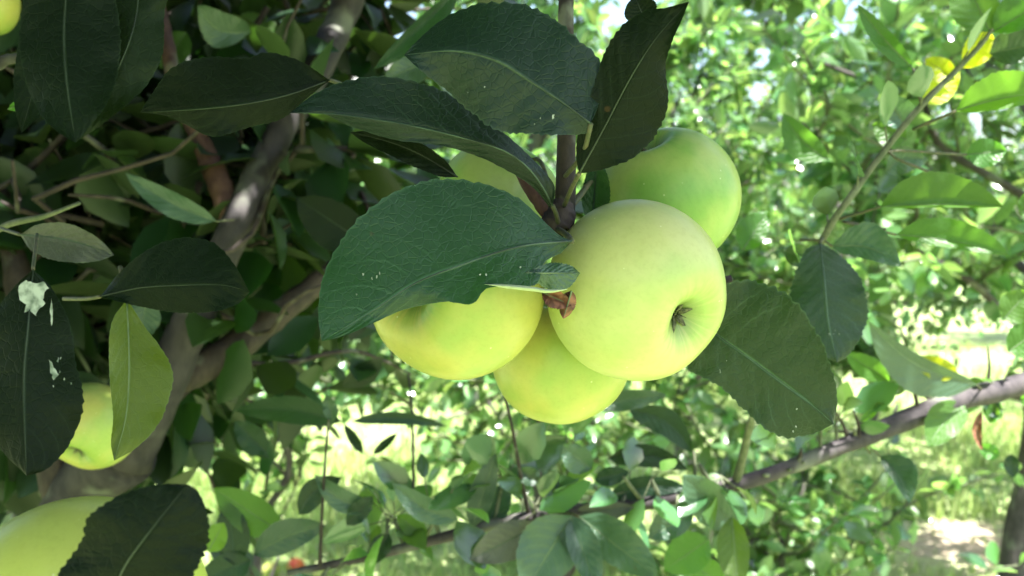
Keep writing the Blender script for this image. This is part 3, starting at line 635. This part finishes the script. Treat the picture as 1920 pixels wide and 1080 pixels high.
# ------------------------------------------------------------------ apples
def apple(cx, cy, rpx, d, axis, mat, label, group, seed=0, stem_to=None, asp=0.94, world=None, rad=None, calyx_size=1.0):
    R = rad or rpx * d / F; c = world or P(cx, cy, d); z = -Vector(axis).normalized()      # +z local = stem end
    rot = z.to_track_quat('Z', 'Y')
    nr, ns = 56, 56; V = []; rs = np.random.RandomState(seed); p1, p2 = rs.rand(2) * 6.28
    def prof(phi, a):
        r = R * math.sin(phi) ** 0.92; zz = asp * R * math.cos(phi)
        if phi < math.pi / 2: zz -= 0.34 * R * math.exp(-(r / (0.20 * R)) ** 1.7); r *= 1 + 0.0
        else:
            zz += 0.40 * R * math.exp(-(r / (0.33 * R)) ** 1.7)
            low_ = (phi - math.pi / 2) / (math.pi / 2); r *= 1 - 0.07 * low_ + 0.035 * low_ * math.cos(5 * a + p1)
        r *= 1 + 0.012 * math.cos(2 * a + p2) + 0.006 * math.cos(3 * a + p1)
        return r, zz
    V.append((0, 0, prof(1e-4, 0)[1]))
    for i in range(1, nr):
        u = i / nr; phi = math.pi * (u - 0.10 * math.sin(2 * math.pi * u) / 1.0 * 0.6)
        for j in range(ns):
            a = j / ns * 2 * math.pi; r, zz = prof(phi, a); V.append((r * math.cos(a), r * math.sin(a), zz))
    V.append((0, 0, prof(math.pi - 1e-4, 0)[1]))
    Fc = [(0, 1 + j, 1 + (j + 1) % ns) for j in range(ns)]
    for i in range(nr - 2):
        for j in range(ns): k = (j + 1) % ns; a = 1 + i * ns; Fc.append((a + j, a + ns + j, a + ns + k, a + k))
    last = len(V) - 1; a = 1 + (nr - 2) * ns; Fc += [(a + j, last, a + (j + 1) % ns) for j in range(ns)]
    o = mesh_obj('apple', V, Fc, mat); o.location = c; o.rotation_mode = 'QUATERNION'; o.rotation_quaternion = rot
    tag(o, label, 'apple', group)
    def child(nm, V, Fc, m_):
        k = mesh_obj(nm, V, Fc, m_); k.parent = o; return k
    # calyx: five little dry sepals round a tuft
    zc = -asp * R + 0.385 * R; geos = []
    cs = calyx_size
    for k in range(5):
        a = k * 1.2566 + p1 + 0.3 * rs.rand(); L = R * 0.21 * cs * (0.8 + .5 * rs.rand()); pts = []
        dirr = Vector((math.cos(a), math.sin(a), 0)); sd = Vector((-math.sin(a), math.cos(a), 0))
        prev = []
        for t in (0, .35, .7, 1):
            wv = R * 0.045 * (1 - t * .85); cen = dirr * (R * 0.03 + L * t * (0.75 - .3 * t * rs.rand())) + Vector((0, 0, zc - 0.01 * R - L * (0.75 * t - .35 * t * t)))
            pts += [tuple(cen - sd * wv), tuple(cen + Vector((0, 0, -0.015 * R))), tuple(cen + sd * wv)]
        geos.append((pts, [(i * 3 + j, i * 3 + j + 1, i * 3 + j + 4, i * 3 + j + 3) for i in range(3) for j in range(2)], 0))
    for k in range(12):
        a = rs.rand() * 6.28; b0 = Vector((math.cos(a), math.sin(a), 0)) * R * 0.03 + Vector((0, 0, zc)); e0 = b0 + Vector((math.cos(a) * .35, math.sin(a) * .35, -1)) * R * 0.11
        tv, tf = tube_geo([b0, e0], [R * 0.008, R * 0.005], 3, 4); geos.append((tv, tf, 0))
    CV, CF, _ = join(geos); child('calyx', CV, CF, M['calyx'])
    zs = asp * R - 0.32 * R
    if stem_to is not None:
        e = rot.inverted() @ (Vector(stem_to) - c)
    else: e = Vector((0.1 * R, 0.05 * R, zs + 0.6 * R))
    up = Vector((0, 0, zs + 0.5 * R)); mid = up * 0.75 + e * 0.25
    tv, tf = tube_geo([(0, 0, zs), tuple(mid), tuple(e)], [R * 0.035, R * 0.03, R * 0.045], 14, 8, 0.1, seed)
    child('stem', tv, tf, M['stalk'])
    return o
M['calyx'] = plain_mat('calyx_dry', (0.035, 0.04, 0.015), (0.12, 0.12, 0.05), 500)
grp = 'apples hanging in the cluster'
apple(1194, 546, 171, .42, (0.60, -0.72, -0.34), M['apple'], 'foremost pale yellow-green apple of the cluster, its dark calyx facing the viewer', grp, 1, P(1052, 440, .43), asp=.97)
apple(1250, 374, 138, .497, (0.35, 0.35, -0.85), M['apple_green'], 'greener apple at upper right of the cluster, behind the foremost apple', grp, 2, P(1060, 400, .43), asp=.95)
apple(853, 543, 169, .422, (-0.58, -0.80, 0.03), M['apple_yellow'], 'yellow apple at left of the cluster, half hidden by the big torn leaf', grp, 3, P(1046, 440, .43), asp=.95, calyx_size=.6)
apple(1052, 668, 132, .49, (0.1, 0.3, -0.95), M['apple_yellow'], 'lowest yellow apple of the cluster, below and behind the foremost one', grp, 4, P(1055, 440, .43), asp=.97)
apple(934, 380, 119, .50, (-0.5, 0.3, -0.8), M['apple_green'], 'small green apple at upper left of the cluster, mostly behind two leaves', grp, 5, P(1046, 420, .43), asp=.95)
grp2 = 'apples at the left edge'
apple(150, 1176, 242, .31, (0.1, -0.95, -0.3), M['apple_lime'], 'yellow-green apple cut off at the bottom left corner beside a dark leaf', grp2, 6)
apple(172, 800, 84, .85, (-0.2, -0.72, -0.66), M['apple_yellow'], 'sunlit yellow apple with dark calyx between the dark and olive leaves at left', grp2, 7)
apple(-46, 4, 78, .85, (0.1, 0.1, -0.9), M['apple_yellow'], 'yellow apple cut off at the top left corner', grp2, 8)
for i, (px, py, mt, lb) in enumerate([(555, 1055, 'apple_red', 'red fallen apple lying in the grass at the bottom edge'), (508, 1062, 'apple_yellow', 'pale yellow fallen apple in the grass left of the red one'), (604, 1070, 'apple_yellow', 'yellow fallen apple in the grass right of the red one')]):
    d = 1.42 / (math.tan(PITCH) + (py - 540) / F) * 1.0; d = d / math.cos(PITCH) * 1.0
    pt_ = P(px, py, d * .985); apple(0, 0, 0, 0, (rnd.uniform(-1, 1), rnd.uniform(-1, 1), -.4), M[mt], lb, 'fallen apples', 20 + i, world=Vector((pt_.x, pt_.y, 0.036)), rad=0.036)

# ------------------------------------------------------------------ the tree at right: low branch, its shoots and leaves
tb = root_empty('apple_tree', (1.25, 1.55, 0), 'apple tree at right whose long low branch crosses the lower part of the photo', 'tree')
tube('trunk', [W(1.25, 1.55, -0.05), W(1.24, 1.54, .6), W(1.2, 1.5, 1.2), W(1.22, 1.5, 1.8), W(1.2, 1.55, 2.6)], [.05, .042, .036, .028, .012], M['bark'], tb, 40, 16, .1, 40)
tube('branch', [W(1.21, 1.5, 1.45), P(2150, 640, 1.2), P(1960, 705, 1.02), P(1890, 728, .99), P(1800, 750, .96), P(1700, 787, .94), P(1580, 836, .91), P(1480, 876, .89), P(1380, 908, .88), P(1200, 945, .87), P(1000, 968, .86), P(850, 1003, .86), P(700, 1042, .87), P(540, 1075, .88)],
     [.016, .0115, .0105, .0105, .0105, .0105, .0108, .0108, .0108, .0075, .0065, .0058, .0048, .003], M['branch'], tb, 110, 14, .10, 41)
sh = [P(1380, 905, .88), P(1392, 860, .86), P(1412, 780, .82), P(1470, 620, .74), P(1545, 445, .69), P(1600, 362, .68), P(1660, 280, .68), P(1730, 195, .68), P(1800, 125, .69), P(1860, 55, .69), P(1900, -40, .70)]
tube('shoot', sh, [.0042, .0034, .0030, .0028, .0026, .0024, .0022, .0018, .0014], M['twig_green'], tb, 70, 10, .1, 42)
tube('shoot', [P(992, 968, .86), P(978, 900, .84), P(960, 800, .80), P(944, 725, .78), P(930, 600, .76)], [.0022, .0018, .0014, .0012, .0008], M['twig'], tb, 30, 8, .1, 43)
tube('shoot', [P(600, 1060, .87), P(604, 960, .85), P(610, 860, .83), P(618, 770, .82)], [.002, .0015, .0012, .0008], M['twig'], tb, 20, 8, .1, 44)
tube('shoot', [P(770, 1024, .87), P(775, 900, 1.0), P(772, 760, 1.05), P(765, 700, 1.1)], [.002, .0018, .0014, .0012], M['twig'], tb, 20, 8, .1, 45)
tube('shoot', [P(1498, 812 + 55, .89), P(1503, 840, .88)], [.003, .001], M['twig'], tb, 6, 8, .1, 46)
for a, b in (((1720, 778, .94), (1705, 715, .92)), ((1800, 748, .96), (1768, 690, .94)), ((1848, 738, .98), (1852, 650, .98)), ((1610, 822, .91), (1600, 770, .90)), ((1590, 830, .91), (1565, 770, .90)), ((1700, 790, .94), (1640, 800, .95)), ((1760, 762, .95), (1700, 722, .93))):
    tube('twig', [P(*a), P((a[0] + b[0]) / 2 + 5, (a[1] + b[1]) / 2, a[2]), P(*b)], [.0022, .0015, .001], M['bark_dark'], tb, 8, 8, .2, int(a[0]))
T = tb
# leaves on the tall shoot
leaf3(T, [(1538, 455, .64), (1545, 520, .63), (1552, 600, .625), (1570, 680, .62)], [(1510, 470, .002), (1488, 520, .004), (1482, 570, .004), (1505, 630, .003), (1540, 665, .001)],
      [(1575, 478, .002), (1612, 520, .004), (1628, 580, .004), (1615, 630, .003), (1592, 665, .001)], M['dark'], pet=[(1544, 447, .69)], specks=[(.75, .2, 2.2, 4)])
q(T, (1560, 462, .69), (1690, 500, .67), 48, M['blue'], wb=22, bow=.12, pet=[(1500, 450, .70), (1544, 452, .69)])
q(T, (1680, 440, .70), (1895, 478, .68), 42, M['green'], wb=14, bow=.03, pet=[(1660, 430, .7), (1577, 415, .69)])
q(T, (1650, 388, .67), (1882, 388, .66), 62, M['green'], wb=6, bow=.02, pet=[(1610, 400, .68), (1570, 412, .69)], fold=.008)
q(T, (1792, 208, .66), (2010, 175, .63), 50, M['green'], wb=20, bow=.05, pet=[(1750, 225, .67), (1708, 245, .68)])
q(T, (1712, 128, .68), (1608, 8, .66), 22, M['green'], wb=18, bow=.03, pet=[(1722, 160, .68), (1728, 198, .68)])
q(T, (1856, 60, .69), (1800, -60, .68), 52, M['green'], wb=40); q(T, (1862, 60, .69), (1990, -20, .67), 44, M['green'], wb=26)
q(T, (1852, 52, .72), (1806, 128, .73), 34, M['yellow'], wb=22)
q(T, (1730, 190, .75), (1800, 130, .76), 30, M['yellow']); q(T, (1790, 150, .75), (1735, 110, .76), 24, M['yellow'])
q(T, (1855, 100, .72), (1960, 80, .70), 38, M['blue'], wb=30); q(T, (1700, 240, .72), (1662, 180, .71), 28, M['blue'], wb=34)
q(T, (1552, 300, .80), (1468, 212, .80), 34, M['green'], wb=24, bow=.08); q(T, (1700, 262, .74), (1636, 232, .74), 30, M['green'], wb=26)
q(T, (1812, 290, .72), (1888, 282, .72), 28, M['green'], pet=[(1760, 330, .7), (1665, 285, .69)]); q(T, (1392, 470, .75), (1440, 396, .76), 34, M['green'], wb=24)
q(T, (1660, 320, .74), (1740, 300, .74), 26, M['blue'], bow=.15); q(T, (1560, 560, .72), (1540, 470, .71), 40, M['olive'], bow=.1)
q(T, (1470, 470, .74), (1530, 490, .74), 22, M['blue']); q(T, (1910, 400, .75), (1960, 380, .75), 30, M['green'])
q(T, (1880, 600, .8), (1930, 545, .8), 30, M['green'], wb=34); q(T, (1890, 660, .8), (1960, 610, .8), 34, M['green'])
# leaves round the middle of the low branch
q(T, (1832, 722, .94), (1628, 602, .86), 52, M['blue'], wb=18, bow=.10, pet=[(1846, 736, .98)])
q(T, (1668, 715, .93), (1585, 662, .90), 22, M['green']); q(T, (1796, 700, .93), (1712, 672, .90), 26, M['yellow'], wb=18)
q(T, (1808, 755, .95), (1740, 838, .92), 34, M['green'], wb=36, bow=-.06); q(T, (1650, 855, .92), (1705, 945, .90), 38, M['dark'], wb=14, bow=.1, pet=[(1632, 850, .92), (1615, 825, .91)])
q(T, (1840, 770, .97), (1842, 845, .97), 9, M['brown'], bow=-.12); q(T, (1700, 722, .93), (1660, 735, .92), 13, M['green']); q(T, (1668, 770, .9), (1640, 756, .9), 8, M['green']); q(T, (1614, 790, .9), (1650, 762, .9), 8, M['green'])
for i in range(10):
    a = rnd.uniform(0, 6.28); bx, by = rnd.uniform(1840, 1925), rnd.uniform(700, 860)
    q(T, (bx, by, 1.05), (bx + 45 * math.cos(a), by + 45 * math.sin(a), 1.05), 15, M['green' if i % 3 else 'dark'])
# leaves along the low branch at the bottom
D = .80
q(T, (1072, 966, .82), (985, 1110, D), 52, M['blue'], wb=62, pet=[(1060, 960, .86)], fold=.006)
q(T, (1070, 966, .82), (1120, 1110, .79), 34, M['blue'], wb=26); q(T, (1010, 985, .84), (880, 1050, .83), 38, M['purple'], wb=34)
q(T, (1085, 968, .84), (1235, 1085, .80), 44, M['blue'], wb=36, pet=[(1060, 958, .86)]); q(T, (1075, 962, .86), (1190, 950, .85), 16, M['purple'], wb=24)
q(T, (1385, 990, .86), (1280, 890, .83), 42, M['blue'], wb=36, pet=[(1390, 930, .88)]); q(T, (1300, 960, .85), (1215, 1010, .84), 26, M['blue'], wb=34)
q(T, (1372, 968, .84), (1385, 1110, .82), 28, M['olive'], wb=34); q(T, (1330, 1010, .9), (1245, 1070, .9), 40, M['green']); q(T, (1300, 1060, .92), (1360, 1100, .92), 30, M['green'])
q(T, (1012, 905, .84), (970, 880, .84), 18, M['blue']); q(T, (1012, 905, .84), (1050, 905, .84), 26, M['blue']); q(T, (1110, 880, .84), (1055, 835, .83), 30, M['blue'], wb=24)
q(T, (1115, 900, .86), (1180, 885, .86), 18, M['dark']); q(T, (1180, 770, .95), (1300, 850, .95), 26, M['dark'], bow=.14); q(T, (1110, 760, .92), (1250, 740, .92), 20, M['blue'])
q(T, (1140, 860, .9), (1290, 880, .9), 22, M['dark'], bow=.1); q(T, (1130, 945, .87), (1290, 915, .87), 22, M['dark'], bow=.1); q(T, (1060, 960, .88), (1058, 890, .88), 12, M['green'])
q(T, (860, 975, .84), (735, 905, .83), 26, M['blue'], wb=22, bow=.08); q(T, (885, 990, .85), (930, 850, .84), 26, M['blue'], wb=22); q(T, (905, 1000, .86), (955, 900, .86), 26, M['dark'])
q(T, (700, 955, .85), (590, 890, .84), 22, M['blue'], bow=.12); q(T, (650, 985, .85), (700, 930, .84), 18, M['dark']); q(T, (560, 965, .86), (640, 895, .86), 24, M['dark'], bow=.12)
q(T, (530, 1000, .9), (400, 915, .9), 40, M['green'], wb=34); q(T, (475, 1040, .88), (612, 985, .86), 34, M['blue'], wb=28, bow=.05); q(T, (470, 1050, .9), (370, 1090, .9), 30, M['dark'])
q(T, (440, 1060, .9), (430, 940, .9), 34, M['dark']); q(T, (390, 1035, .8), (420, 980, .8), 25, M['lime'], wb=22)
q(T, (680, 850, 1.1), (645, 795, 1.1), 10, M['dark']); q(T, (700, 852, 1.1), (745, 812, 1.1), 8, M['dark']); q(T, (625, 790, .82), (612, 740, .82), 14, M['blue']); q(T, (640, 790, .95), (440, 770, 1.0), 26, M['dark'], bow=-.06); q(T, (500, 850, 1.0), (440, 790, 1.0), 26, M['dark'])
q(T, (660, 790, 1.0), (840, 800, 1.05), 12, M['dark'], bow=.06); q(T, (730, 1000, .86), (690, 1060, .86), 20, M['dark']); q(T, (800, 1010, .86), (745, 965, .86), 20, M['green'])
def spur_leaves():
    """the many small leaves of the low branch's spurs, each on its own stalk"""
    rs = np.random.RandomState(12); B = []; Dd = []; Nn = []; L = []; st = []
    path = spline([(1880, 730, .99), (1580, 836, .91), (1380, 908, .88), (1000, 968, .86), (700, 1042, .87), (540, 1075, .88)], 200)
    for i in list(range(2, 190, 5)):
        c = np.array(P(*path[i])); up = rs.randn(3) * .6 + [0, 0, .5]; up /= np.linalg.norm(up); e = c + up * (0.008 + .045 * rs.rand()); st.append((np.array([c, (c + e) / 2, e]), [.0022, .0016]))
        if 900 < path[i][0] < 1900 and rs.rand() < (.75 if path[i][0] > 1420 else .3): continue
        for k in range(rs.randint(3, 7)):
            d = rs.randn(3) + up * .9; d /= np.linalg.norm(d); b = e + d * .018
            st.append((np.array([e, e + d * .009, b]), [.0007, .0006])); B.append(b); Dd.append(d); Nn.append(rs.randn(3) * .5 + [0.1, -.3, .8]); L.append(.022 + .03 * rs.rand())
    for i in range(8, 66, 6):
        c = np.array(P(*sh_pts[i])); d = rs.randn(3) * .8 + [0, 0, .4]; d /= np.linalg.norm(d); b = c + d * .015
        st.append((np.array([c, (c + b) / 2, b]), [.0008, .0006])); B.append(b); Dd.append(d); Nn.append(rs.randn(3) * .5 + [0, -.3, .8]); L.append(.03 + .02 * rs.rand())
    V, Fc, uv = leaf_cloud_geo(np.array(B), np.array(Dd), np.array(Nn), np.array(L), rs)
    o = mesh_obj('small_leaves', V, Fc, M['crown'], tb, uv=uv); o['kind'] = 'stuff'
    twigs_mesh('spur_stalks', [a for a, _ in st], [b for _, b in st], M['twig_green'], tb)['kind'] = 'stuff'
shpx = [(1380, 905, .88), (1392, 860, .86), (1412, 780, .82), (1470, 620, .74), (1545, 445, .69), (1600, 362, .68), (1660, 280, .68), (1730, 195, .68), (1800, 125, .69), (1860, 55, .69), (1900, -40, .70)]
sh_pts = spline(shpx, 70)
spur_leaves()
